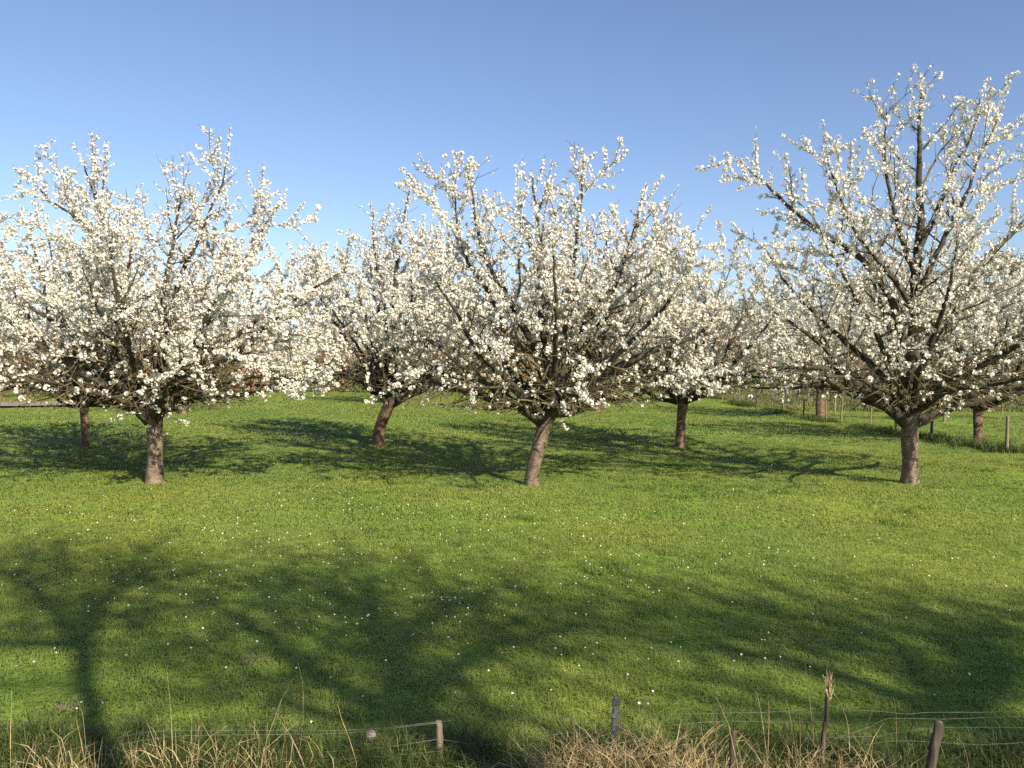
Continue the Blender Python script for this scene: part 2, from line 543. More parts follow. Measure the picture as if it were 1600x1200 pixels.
# ------------------------------------------------------------------ cherry trees
def flower_cluster(seed, flowers, petals, R, fr, bracts):
    """one pompon of blossom: cupped flowers facing out of a small ball"""
    r = np.random.default_rng(seed)
    V, F, Mi = [], [], []
    n = 0
    for i in range(flowers):
        z = 1 - 2 * (i + 0.5) / flowers
        ph = i * 2.399 + r.normal(0, 0.25)
        d = norm(np.array([math.sqrt(max(0, 1 - z * z)) * math.cos(ph), math.sqrt(max(0, 1 - z * z)) * math.sin(ph), z]) + r.normal(0, 0.2, 3))
        c = d * R * (0.75 + 0.4 * r.random())
        u = norm(np.cross(d, r.normal(0, 1, 3))); v = np.cross(d, u)
        f0 = fr * (0.85 + 0.3 * r.random())
        for p in range(petals):
            an = 2 * math.pi * p / petals
            w = math.pi / petals * 0.92
            e = lambda q: math.cos(q) * u + math.sin(q) * v
            V += [c, c + e(an - w) * f0 + d * f0 * 0.3, c + e(an + w) * f0 + d * f0 * 0.42]
            F.append((n, n + 1, n + 2)); Mi.append(0)
            n += 3
    for i in range(bracts):
        d = norm(r.normal(0, 1, 3)); u = norm(np.cross(d, r.normal(0, 1, 3)))
        V += [-u * 0.007, u * 0.007, d * R * 1.5]
        F.append((n, n + 1, n + 2)); Mi.append(1)
        n += 3
    return np.array(V), np.array(F), np.array(Mi, dtype=np.int32)


CLUSTERS = {
    'near': [flower_cluster(s, 5, 5, 0.027, 0.026, 2) for s in range(6)],
    'mid': [flower_cluster(20 + s, 6, 4, 0.032, 0.030, 3) for s in range(5)],
    'far': [flower_cluster(40 + s, 4, 3, 0.045, 0.045, 1) for s in range(4)],
}


def rand_rot(r, n):
    q = norm(r.normal(0, 1, (n, 4)))
    w, x, y, z = q.T
    return np.stack([np.stack([1 - 2 * (y * y + z * z), 2 * (x * y - z * w), 2 * (x * z + y * w)], -1),
                     np.stack([2 * (x * y + z * w), 1 - 2 * (x * x + z * z), 2 * (y * z - x * w)], -1),
                     np.stack([2 * (x * z - y * w), 2 * (y * z + x * w), 1 - 2 * (x * x + y * y)], -1)], 1)


def scatter_clusters(acc, P, S, r, kind):
    lib = CLUSTERS[kind]
    which = r.integers(0, len(lib), len(P))
    for k, (V, F, Mi) in enumerate(lib):
        sel = np.where(which == k)[0]
        if not len(sel): continue
        R = rand_rot(r, len(sel))
        W = np.einsum('nij,vj->nvi', R, V) * S[sel][:, None, None] + P[sel][:, None, :]
        nv = len(V)
        FF = (F[None] + (np.arange(len(sel)) * nv)[:, None, None]).reshape(-1, 3)
        acc.add(W.reshape(-1, 3), FF, np.tile(Mi, len(sel)))


def wander(r, start, d, length, step, up, jit, clip=None, flat=False):
    pts = [np.asarray(start, dtype=float)]
    d = norm(d)
    n = max(2, int(round(length / step)))
    st = length / n
    for i in range(n):
        u = up * min(1.3, max(-0.35, (pts[-1][2] - 2.3) / 1.8)) if flat else up
        d = norm(d + np.array([0, 0, u * st]) + r.normal(0, jit, 3) * math.sqrt(st))
        p = pts[-1] + d * st
        if clip is not None and clip(p): break
        pts.append(p)
    return np.array(pts)


def side_dir(r, T, ang, phi, up):
    a = np.array([1.0, 0, 0]) if abs(T[0]) < 0.7 else np.array([0, 1.0, 0])
    A = norm(np.cross(T, a)); B = np.cross(T, A)
    return norm(T * math.cos(ang) + (A * math.cos(phi) + B * math.sin(phi)) * math.sin(ang) + np.array([0, 0, up]))


def grow_limb(r, wp, r0, r1, k2=1.0, k3=1.0, clip=None, s0=0.35, d2=0.25, d3=0.14, up=0.35, twig_r=0.0035, flat=False):
    """a main limb with its branches and twigs: list of (points, radii, level)"""
    main = catmull(wp)
    seg = np.linalg.norm(np.diff(main, axis=0), axis=1)
    cs = np.concatenate([[0], np.cumsum(seg)])
    L = cs[-1]
    wob = np.cumsum(r.normal(0, 0.012, main.shape), axis=0)
    wob -= wob[0]
    main = main + wob
    t = cs / L
    rad = 1.2 * r0 * (1 - t) ** 0.8 + r1 + 0.4 * r0 * np.exp(-cs / 0.22)
    out = [(main, rad, 1)]
    s = s0
    phi = r.random() * 6.28
    while s < L * 0.985:
        i = min(len(main) - 2, int(np.searchsorted(cs, s)))
        T = norm(main[i + 1] - main[i])
        phi += 2.4 + r.normal(0, 0.4)
        f = s / L
        ln = (0.6 + 0.95 * (1 - f)) * (0.45 + 0.9 * r.random()) * k2
        lift = 0.30 * min(1.0, max(-0.25, (main[i][2] - 2.2) / 2.4)) if flat else 0.22
        dirn = side_dir(r, T, math.radians(r.uniform(42, 78)), phi, lift)
        b = wander(r, main[i], dirn, ln, 0.11, up, 0.26, clip, flat)
        if len(b) > 2:
            br = max(twig_r * 1.3, min(0.45 * rad[i], 0.006 + 0.010 * ln * k2 ** 0.3))
            tt = np.linspace(0, 1, len(b))
            out.append((b, br * (1 - tt) + twig_r * tt, 2))
            bl = 0.11 * (len(b) - 1)
            u = 0.10 + 0.1 * r.random()
            ph2 = r.random() * 6.28
            while u < bl:
                j = min(len(b) - 2, int(u / 0.11))
                T2 = norm(b[j + 1] - b[j])
                ph2 += 2.4 + r.normal(0, 0.5)
                l3 = (0.14 + 0.52 * r.random() ** 1.6) * k3 * (1.1 - 0.45 * u / bl)
                d3v = side_dir(r, T2, math.radians(r.uniform(35, 80)), ph2, lift)
                c = wander(r, b[j], d3v, l3, 0.11, up * 1.6, 0.24, clip, flat)
                if len(c) > 1:
                    tt = np.linspace(0, 1, len(c))
                    out.append((c, twig_r * (1.25 - 0.55 * tt), 3))
                u += d3 * r.uniform(0.7, 1.3)
        s += d2 * r.uniform(0.65, 1.35)
    return out


def limb_mesh(name, branches, parent, mats, fine=3):
    a = Acc()
    for pts, rad, lvl in branches:
        sides = {1: 8 if fine >= 3 else 6, 2: 4 if fine >= 3 else 3, 3: 3}[lvl]
        tube(a, pts, rad, sides, 0 if lvl == 1 else 1, lvl == 1)
    return a.build(name, mats, parent, smooth=True)


def trunk_mesh(parent, pts, r0, r1, mats, seed, flare=0.42):
    r = np.random.default_rng(seed)
    p = catmull(pts, 0.05)
    t = np.linspace(0, 1, len(p))
    h = p[:, 2] - p[0, 2]
    rad = r0 * (1 - t) + r1 * t
    rad = rad * (1 + flare * np.exp(-np.clip(h - 0.02, 0, 9) / 0.10)) * (1 + 0.16 * smooth01((t - 0.72) / 0.28))
    sides = 20
    an = np.arange(sides) * 2 * math.pi / sides
    p[:, 0] += 0.012 * np.sin(h * 5 + seed); p[:, 1] += 0.012 * np.sin(h * 4.2 + 2 * seed)
    w = 1 + 0.06 * np.sin(an[None] * 3 + 0.8 * h[:, None] + seed) + 0.035 * np.sin(an[None] * 5 - 2 * h[:, None]) + 0.04 * np.sin(h * 9 + 1.7 * seed)[:, None] + 0.014 * r.normal(0, 1, (len(p), sides))
    w = w + 0.16 * np.exp(-h / 0.10)[:, None] * np.sin(an[None] * 4 + seed)
    a = Acc()
    tube(a, p, rad, sides, 0, True, w)
    return a.build("trunk", mats, parent, smooth=True)


def sleeves(r, branches, spacing, dens, limb_from=0.45):
    """blossom positions along the twigs"""
    P = []
    for pts, rad, lvl in branches:
        seg = np.linalg.norm(np.diff(pts, axis=0), axis=1)
        cs = np.concatenate([[0], np.cumsum(seg)])
        L = cs[-1]
        a = L * limb_from if lvl == 1 else (0.12 if lvl == 2 else 0.05)
        if L <= a: continue
        s = np.arange(a, L - 0.02, spacing)
        if not len(s): continue
        s = np.clip(s + r.normal(0, spacing * 0.4, len(s)), 0, L)
        p = np.stack([np.interp(s, cs, pts[:, k]) for k in range(3)], -1)
        p = p + norm(r.normal(0, 1, p.shape)) * (np.interp(s, cs, rad) + 0.008 + 0.024 * r.random(len(s)))[:, None]
        P.append(p)
    P = np.vstack(P)
    return P[r.random(len(P)) < dens(P)]


def cherry_dens(z_lo=1.9, z_hi=4.4, reach=3.2, base=0.06, top=1.15):
    def f(P):
        rr = np.hypot(P[:, 0], P[:, 1]) / reach
        g = base + (top - base) * smooth01((P[:, 2] + 0.9 * smooth01((rr - 0.4) / 0.6) - z_lo) / (z_hi - z_lo))
        patch = 0.68 + 0.42 * np.sin(P[:, 0] * 2.3 + 1.1 * P[:, 2]) * np.sin(P[:, 1] * 2.1 + 1.7 * P[:, 2] + 0.6)
        return np.clip((g * (0.5 + 0.6 * rr ** 1.2) + 0.13 * smooth01((rr - 0.55) / 0.4)) * patch, 0, 1)
    return f


def cherry(name, seed, loc, trunk, tr, limbs, label, group=None, reach=(3.3, 3.2, 3.3), zc=3.4, detail='near', k2=1.45, k3=1.35, d2=0.25, d3=0.145, spacing=0.031,
           singles=0, cscale=(0.42, 1.18), dens=None, stubs=(), rz=0.0, sprigs=(), skirt_n=10, skirt_r=3.0, up=0.3, bark='trunk'):
    r = np.random.default_rng(seed)
    x, y = loc
    root = empty(name, (x, y, gz(x, y) - 0.03), rz)
    tag(root, label, "tree", group)
    trunk_mesh(root, trunk, tr[0], tr[1], [M[bark]], seed)
    rx, ry, rzz = reach

    def clip(p):
        lim = 1.0 + 0.25 * math.sin(5 * math.atan2(p[1], p[0]) + seed) * 0.5
        low = p[2] < 1.22 + 0.10 * math.hypot(p[0], p[1])
        return low or (p[0] / rx) ** 2 + (p[1] / ry) ** 2 + ((p[2] - zc) / rzz) ** 2 > lim ** 2

    allb = []
    limbs = list(limbs)
    tx, ty, tz = trunk[-1]
    ph = r.random() * 6
    for i in range(skirt_n):                                   # low limbs that spread out flat and carry the crown's hem
        az = ph + 2 * math.pi * i / skirt_n + r.normal(0, .2)
        rr = skirt_r * r.uniform(.85, 1.1)
        e = r.uniform(.4, 1.0)
        limbs.append(([(tx + math.cos(az) * rr * t, ty + math.sin(az) * rr * t * .95, tz - .05 + e * (t ** .8) + (.22 * math.sin(t * 3.1)) + r.normal(0, .10) * (t > 0)) for t in (0, .2, .45, .72, 1)], r.uniform(.03, .045)))
    for wp, r0 in limbs:
        br = grow_limb(r, wp, r0, 0.006, k2, k3, clip, d2=d2, d3=d3, s0=0.3 + 0.15 * r.random(), up=up, flat=True, twig_r=0.0046)
        # free upright shoots near the limb's end
        main = br[0][0]
        for q in range(4):
            i = int(len(main) * r.uniform(0.55, 0.98))
            i = min(i, len(main) - 2)
            sh = wander(r, main[i], norm(np.array([r.normal(0, 0.35), r.normal(0, 0.35), 1.0])) + 0.35 * norm(main[i + 1] - main[i]), r.uniform(0.4, 1.0), 0.1, 0.3, 0.12)
            br.append((sh, np.linspace(0.006, 0.003, len(sh)), 2))
        limb_mesh("limb", br, root, [M['limb'], M['twig']], 3 if detail == 'near' else 2)
        allb += br
    for wp, r0, r1 in stubs:
        a = Acc()
        p = catmull(wp, 0.1)
        tube(a, p, np.linspace(r0, r1, len(p)), 9, 0, True)
        a.build("cut_limb", [M['limb']], root, smooth=True)
    P = sleeves(r, allb, spacing, dens or cherry_dens())
    if sprigs:
        sb = []
        for wp in sprigs:
            p = catmull(wp, .08)
            sb.append((p, np.linspace(.007, .003, len(p)), 2))
            a = Acc(); tube(a, p, np.linspace(.007, .003, len(p)), 4)
            a.build("sprig", [M['twig']], root, smooth=True)
        Q = sleeves(r, sb, .085, lambda q: np.full(len(q), .8))
        P = np.vstack([P, Q, Q[::2] + r.normal(0, .03, Q[::2].shape)])
    S = cscale[0] + (cscale[1] - cscale[0]) * r.random(len(P)) ** 1.3
    rest = np.ones(len(P), dtype=bool)
    if singles:
        vis = np.argsort(P[:, 1] - 0.15 * np.abs(P[:, 0]) + 0.4 * r.random(len(P)))[:singles]
        rest[vis] = False
        lib = [Acc() for _ in CLUSTERS['near']]
        meshes = []
        for a, (V, F, Mi) in zip(lib, CLUSTERS['near']):
            a.add(V, F, Mi)
            meshes.append(a.mesh("blossom_cluster", [M['petal'], M['bract']]))
        for i in vis:
            o = bpy.data.objects.new("blossom_cluster", meshes[int(r.integers(len(meshes)))])
            COL.objects.link(o)
            o.parent = root
            o.location = P[i]
            o.scale = [float(S[i])] * 3
            o.rotation_euler = r.random(3) * 6.28
    a = Acc()
    scatter_clusters(a, P[rest], S[rest], r, detail)
    o = a.build("blossom", [M['petal'], M['bract']], root)
    o["kind"] = "stuff"
    print(name, "clusters", len(P), "branches", len(allb))
    return root


def vase(r, n, z0, spread, height, x0=0.0, y0=0.0, skip=None, rad=0.055, phase=0.0):
    """a ring of main limbs rising in a vase from the fork"""
    out = []
    for i in range(n):
        az = phase + 2 * math.pi * i / n + r.normal(0, 0.15)
        el = r.uniform(0.25, 0.95)
        d = np.array([math.cos(az), math.sin(az)])
        sp = spread * (1.08 - 0.45 * el) * r.uniform(0.85, 1.1)
        hh = z0 + (height - z0) * (0.35 + 0.62 * el) * r.uniform(0.88, 1.05)
        pts = []
        for t in (0, 0.25, 0.55, 0.8, 1.0):
            q = d * sp * t ** 0.85
            pts.append((x0 + q[0] + r.normal(0, 0.06) * (t > 0), y0 + q[1] + r.normal(0, 0.06) * (t > 0), z0 + (hh - z0) * t ** 1.15 - 0.04 * (t == 0)))
        out.append((pts, rad * r.uniform(0.8, 1.15)))
    return out


def front_trees():
    r = np.random.default_rng(71)
    # left tree: straight trunk, broad crown
    L = [
        ([(-.08, 0, 1.15), (-.7, .05, 1.7), (-1.35, .2, 2.15), (-2.3, .1, 2.65), (-3.1, .1, 3.1)], .075),
        ([(-.12, -.03, 1.3), (-.42, -.2, 2.1), (-.5, -.35, 2.6), (-.2, -.5, 3.5), (.05, -.6, 4.6)], .055),
        ([(.03, .05, 1.35), (.05, .1, 2.6), (.25, .2, 3.8), (.45, .2, 5.2)], .075),
        ([(.1, 0, 1.3), (.75, -.15, 1.95), (1.5, -.3, 2.35), (2.4, -.4, 3.0), (3.1, -.5, 3.4)], .07),
        ([(.08, .05, 1.35), (.85, .3, 2.8), (1.5, .5, 3.9), (2.1, .6, 5.0)], .06),
        ([(-.1, .08, 1.3), (-.85, .4, 2.8), (-1.3, .5, 3.9), (-1.2, .5, 4.8), (-1.6, .5, 6.0)], .06),
        ([(0, -.1, 1.3), (.1, -1.0, 2.2), (.3, -1.9, 3.1), (.4, -2.4, 4.1)], .055),
        ([(-.05, -.1, 1.25), (-.9, -.9, 2.2), (-1.7, -1.6, 3.1), (-2.1, -1.9, 4.0)], .05),
        ([(.06, -.08, 1.25), (.9, -1.1, 2.1), (1.7, -1.8, 2.9), (2.3, -2.0, 3.7)], .05),
        ([(0, .1, 1.3), (.3, 1.1, 2.5), (.4, 2.1, 3.6), (.5, 2.5, 4.6)], .055),
        ([(-.05, .1, 1.3), (-.9, 1.2, 2.4), (-1.7, 1.9, 3.3), (-2.3, 2.2, 4.2)], .05),
        ([(.05, .1, 1.3), (1.1, 1.1, 2.4), (2.0, 1.7, 3.2), (2.6, 1.9, 4.0)], .05),
        ([(.1, -.1, 1.15), (.5, -.5, 1.5), (1.1, -.8, 1.65), (1.9, -1.0, 1.6)], .022),
        ([(-.1, -.1, 1.2), (-.9, -.6, 1.8), (-2.0, -.9, 2.2), (-2.9, -1.0, 2.2)], .035),
        ([(-.05, 0, 1.4), (-.5, -.1, 3.0), (-1.0, -.3, 4.4), (-2.0, -.4, 5.3)], .05),
        ([(.05, 0, 1.4), (.4, -.3, 3.0), (1.0, -.5, 4.4), (1.5, -.6, 5.6)], .05),
        ([(.1, 0, 1.35), (1.2, .1, 2.5), (2.3, .2, 3.3), (3.4, .3, 3.9)], .05),
        ([(-.1, 0, 1.35), (-1.2, -.1, 2.6), (-2.3, -.1, 3.4), (-3.3, 0, 4.0)], .05),
    ]
    cherry("cherry_tree", 11, (-6.38, 14.3), [(0, 0, -.05), (0, 0, .3), (.0, 0, .8), (.02, 0, 1.3)], (.137, .13), L,
           "broad blossoming cherry with straight vertical trunk, blossom sprays hanging in front of the trunk", reach=(4.25, 3.7, 2.95), zc=3.05, singles=300, skirt_r=3.5,
           sprigs=[[(0, -.16, 1.3), (-.3, -.3, 1.28), (-.62, -.4, 1.16)], [(.05, -.16, 1.35), (.35, -.3, 1.45), (.75, -.4, 1.38)], [(0, -.16, 1.25), (.05, -.28, 1.08), (.02, -.32, .85)], [(.1, -.14, 1.3), (.45, -.3, 1.22), (.85, -.4, 1.12)], [(.1, -.1, 1.1), (.2, -.15, 1.0), (.3, -.2, .95)], [(-.1, -.14, 1.4), (.2, -.3, 1.5), (.5, -.4, 1.6)]])
    # middle tree: trunk leans to the right
    L = [
        ([(.12, 0, 1.15), (-.55, -.15, 1.72), (-1.2, -.35, 2.15), (-1.9, -.5, 2.7), (-2.5, -.6, 3.1)], .07),
        ([(.2, .05, 1.3), (-.3, .3, 1.85), (-.95, .55, 2.25), (-1.55, .7, 3.1), (-2.1, .8, 4.0)], .06),
        ([(.25, -.05, 1.35), (.0, -.2, 2.4), (-.42, -.4, 3.4), (-.8, -.5, 4.0), (-1.1, -.6, 5.4)], .065),
        ([(.3, .02, 1.4), (.62, .1, 2.7), (.98, .1, 3.3), (1.4, .2, 3.8), (1.7, .2, 4.7), (1.95, .2, 5.6)], .08),
        ([(.32, 0, 1.35), (1.3, -.3, 2.05), (2.05, -.5, 2.5), (2.75, -.6, 2.75), (3.2, -.6, 3.2)], .085),
        ([(.32, .05, 1.3), (1.35, .5, 1.85), (2.4, .9, 2.15), (3.0, 1.1, 2.4)], .045),
        ([(.22, -.1, 1.35), (.3, -1.0, 2.3), (.3, -1.9, 3.2), (.2, -2.4, 4.2)], .055),
        ([(.15, -.08, 1.3), (-.7, -1.1, 2.1), (-1.3, -1.8, 3.0), (-1.7, -2.1, 3.8)], .05),
        ([(.3, -.08, 1.3), (1.2, -1.0, 2.3), (1.9, -1.7, 3.2), (2.3, -2.0, 4.1)], .05),
        ([(.25, .1, 1.3), (.2, 1.1, 2.5), (.3, 2.0, 3.6), (.3, 2.5, 4.6)], .055),
        ([(.2, .1, 1.3), (-.8, 1.2, 2.4), (-1.5, 1.9, 3.5), (-1.9, 2.1, 4.5)], .05),
        ([(.3, .1, 1.3), (1.2, 1.1, 2.5), (2.0, 1.8, 3.5), (2.6, 2.0, 4.4)], .05),
        ([(.25, 0, 1.4), (.15, .2, 3.1), (.0, .3, 4.7), (-.1, .3, 5.7)], .06),
        ([(.25, 0, 1.45), (.6, -.3, 3.1), (.8, -.5, 4.6), (.9, -.5, 5.6)], .05),
        ([(.2, 0, 1.4), (-.7, .0, 3.3), (-1.3, .1, 4.4), (-1.5, .1, 5.5)], .05),
        ([(.3, 0, 1.4), (1.3, .1, 3.1), (2.2, .1, 4.0), (2.9, .2, 4.7)], .05),
    ]
    cherry("cherry_tree", 23, (0.42, 14.3), [(-.06, 0, -.05), (-.04, 0, .3), (.08, 0, .85), (.24, 0, 1.32)], (.122, .125), L,
           "blossoming cherry whose smooth grey brown trunk leans, with a thick limb reaching far out", reach=(3.9, 3.7, 2.85), zc=3.05, singles=300, skirt_r=3.2,
           sprigs=[[(.25, -.15, 1.3), (.1, -.3, 1.35), (-.1, -.35, 1.3)], [(.3, -.14, 1.35), (.45, -.3, 1.4), (.6, -.35, 1.25)], [(.3, -.14, 1.1), (.4, -.25, 1.2), (.62, -.3, 1.05)], [(.2, -.16, 1.5), (.25, -.3, 1.6), (.35, -.4, 1.5)]])
    # right tree: tall central leader
    L = [
        ([(0, 0, 1.3), (.08, 0, 2.8), (.14, .05, 4.4), (.2, .05, 6.0), (.28, .05, 7.4)], .10),
        ([(-.08, 0, 1.15), (-.9, -.2, 1.62), (-1.45, -.3, 1.95), (-2.1, -.35, 2.0), (-2.9, -.4, 1.95)], .085),
        ([(-1.2, -.25, 1.8), (-1.6, -.5, 2.3), (-2.1, -.7, 2.7), (-2.9, -.9, 3.2)], .05),
        ([(.1, 0, 1.15), (.8, -.1, 1.5), (1.5, -.2, 1.75), (2.6, -.3, 2.2), (3.2, -.3, 2.6)], .075),
        ([(.02, 0, 2.2), (-.42, .1, 3.4), (-.9, .2, 4.1), (-1.8, .3, 4.8), (-2.6, .3, 5.5), (-3.2, .3, 6.0)], .065),
        ([(.05, 0, 2.0), (.7, .1, 3.0), (1.3, .2, 3.9), (2.0, .3, 4.6), (2.6, .3, 5.4)], .06),
        ([(.05, 0, 1.5), (1.0, -.3, 2.5), (2.0, -.6, 3.0), (3.0, -.7, 3.5)], .06),
        ([(0, -.1, 1.5), (-.2, -1.0, 2.4), (-.3, -1.8, 3.2), (-.4, -2.4, 4.2)], .055),
        ([(-.05, -.08, 1.5), (-1.0, -.9, 2.6), (-1.7, -1.5, 3.4), (-2.3, -1.8, 4.3)], .05),
        ([(.05, -.08, 1.5), (.9, -1.1, 2.3), (1.6, -1.8, 3.1), (2.1, -2.1, 4.0)], .05),
        ([(0, .1, 1.6), (.1, 1.1, 2.7), (.2, 2.0, 3.8), (.2, 2.4, 4.8)], .055),
        ([(-.05, .1, 1.6), (-.9, 1.2, 2.7), (-1.7, 1.8, 3.7), (-2.2, 2.0, 4.6)], .05),
        ([(.05, .1, 1.6), (1.0, 1.2, 2.8), (1.8, 1.8, 3.8), (2.4, 2.0, 4.8)], .05),
        ([(.1, 0, 3.4), (.5, -.2, 4.4), (.9, -.3, 5.4), (1.3, -.3, 6.4)], .04),
        ([(.1, 0, 3.6), (-.3, -.2, 4.6), (-.6, -.3, 5.6), (-.6, -.3, 6.6)], .04),
        ([(.12, 0, 4.2), (.7, .2, 5.2), (1.1, .3, 6.0), (1.3, .3, 6.9)], .03),
        ([(.1, 0, 3.0), (-.8, -.4, 4.0), (-1.5, -.6, 4.9), (-1.9, -.7, 5.9)], .04),
    ]
    cherry("cherry_tree", 37, (7.1, 14.3), [(0, 0, -.05), (0, 0, .3), (.0, 0, .85), (.02, 0, 1.35)], (.135, .14), L,
           "tallest blossoming cherry with a straight central leader and low spreading limbs", reach=(3.9, 3.6, 4.0), zc=3.5, singles=300, d2=0.31, d3=0.19, k2=1.35, skirt_r=3.2, dens=cherry_dens(1.9, 5.0, 3.2, 0.06, 1.05))


front_trees()


def back_trees():
    g = "cherry trees of the rows behind"
    r = np.random.default_rng(5)
    sparse = cherry_dens(2.3, 4.8, 3.2, 0.03, 1.15)
    # second row
    specs = [
        ((-10.5, 19.7), 0.10, [(0, 0, -.05), (0, 0, .5), (.02, 0, 1.15)], 5.6, "cherry tree standing on the second row behind the straight-trunked cherry", 301),
        ((4.3, 20.5), 0.115, [(-.04, 0, -.05), (0, 0, .5), (.06, 0, 1.25)], 5.5, "dark-stemmed cherry with low fork, shaded trunk, behind the thick reaching limb", 302),
        ((12.25, 21.1), 0.115, [(0, 0, -.05), (0, 0, .5), (0, 0, 1.05)], 5.2, "sunlit-trunked cherry tree standing right beside the side fence posts", 303),
    ]
    for loc, tr, trunk, h, lab, seed in specs:
        rr = np.random.default_rng(seed)
        x0, y0, z0 = trunk[-1]
        limbs = vase(rr, 9, z0 - 0.05, 3.0, h, x0, y0, phase=rr.random()) + vase(rr, 4, z0 + 0.05, 1.3, h * 1.06, x0, y0, phase=rr.random())
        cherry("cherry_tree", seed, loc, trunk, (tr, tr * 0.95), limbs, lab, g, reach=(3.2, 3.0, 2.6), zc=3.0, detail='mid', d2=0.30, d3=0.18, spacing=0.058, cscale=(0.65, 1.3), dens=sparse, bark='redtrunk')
    # second-row tree with the sawn-off limb
    rr = np.random.default_rng(310)
    limbs = [([(.3, 0, 1.1), (-.15, -.1, 1.6), (-.65, -.1, 1.95), (-1.3, -.1, 2.05), (-2.1, -.1, 2.2)], .06),
             ([(.36, 0, 1.3), (.1, .1, 1.8), (-.3, .1, 2.5), (-.9, .2, 3.5), (-1.4, .2, 4.6)], .05),
             ([(.42, 0, 1.3), (.4, 0, 2.4), (.35, .1, 3.8), (.6, .1, 5.6), (.9, .1, 7.0)], .07),
             ([(.45, 0, 1.35), (.9, .1, 2.2), (1.5, .2, 2.8), (2.2, .3, 3.4)], .055)]
    limbs += vase(rr, 8, 1.3, 2.7, 6.2, .4, 0, phase=0.4) + vase(rr, 4, 1.4, 1.2, 6.9, .4, 0, phase=1.1)
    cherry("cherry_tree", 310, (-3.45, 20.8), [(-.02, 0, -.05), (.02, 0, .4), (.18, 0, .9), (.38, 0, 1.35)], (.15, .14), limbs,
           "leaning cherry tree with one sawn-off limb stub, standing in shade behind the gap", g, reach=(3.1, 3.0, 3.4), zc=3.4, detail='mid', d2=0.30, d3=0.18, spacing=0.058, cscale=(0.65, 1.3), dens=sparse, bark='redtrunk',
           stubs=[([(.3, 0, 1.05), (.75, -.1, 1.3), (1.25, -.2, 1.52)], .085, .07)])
    # further rows
    for loc, tr, h, lab, seed in [((3.55, 33.5), .16, 5.4, "far cherry with thick reddish sunlit trunk standing alone in the open grass", 321),
                                  ((11.9, 31.0), .17, 5.2, "far cherry with thick trunk standing in the line of the side fence", 322),
                                  ((8.5, 42.0), .19, 5.2, "farthest cherry, its pale trunk showing just beside the dark-stemmed cherry's fork", 323),
                                  ((-13.5, 33.0), .16, 5.4, "far cherry behind the second-row tree by the pale track", 324),
                                  ((-5.5, 40.0), .15, 5.2, "far cherry near the green hedge, mostly hidden by nearer crowns", 325)]:
        rr = np.random.default_rng(seed)
        limbs = vase(rr, 9, 1.3, 3.0, h, phase=rr.random()) + vase(rr, 3, 1.4, 1.2, h * 1.05, phase=rr.random())
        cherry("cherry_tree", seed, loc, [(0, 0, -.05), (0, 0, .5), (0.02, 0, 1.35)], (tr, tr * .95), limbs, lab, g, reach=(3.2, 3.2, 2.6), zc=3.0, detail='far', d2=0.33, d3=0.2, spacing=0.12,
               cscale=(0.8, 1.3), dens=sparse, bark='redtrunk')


back_trees()


# ------------------------------------------------------------------ tall bare trees on the verge behind the photographer: they throw the shade on the near lawn
def shade_pt(px, py, h):
    d = 2750.0 / (py - 563)
    return np.array([(px - 800) * d / 1256 + SDIR[0] * h / math.tan(SUN_EL), d + SDIR[1] * h / math.tan(SUN_EL), h])


def verge_tree(seed, base, trunk_pts, tr, limbs, label, k2=1.5):
    r = np.random.default_rng(seed)
    bz = gz(*base)
    root = empty("verge_tree", (base[0], base[1], bz - 0.05))
    tag(root, label, "tree", "bare trees along the verge")
    off = np.array([base[0], base[1], bz - 0.05])
    trunk_mesh(root, [np.array([base[0], base[1], bz - 0.05]) - off] + [np.asarray(p) - off for p in trunk_pts], tr[0], tr[1], [M['limb']], seed, 0.3)
    for wp, r0 in limbs:
        br = grow_limb(r, [np.asarray(p) - off for p in wp], r0 * 1.1, 0.012, k2, 2.2, None, s0=0.4, d2=0.22, d3=0.15, up=0.12, twig_r=0.0105)
        limb_mesh("limb", br, root, [M['limb'], M['twig']], 2)
    return root


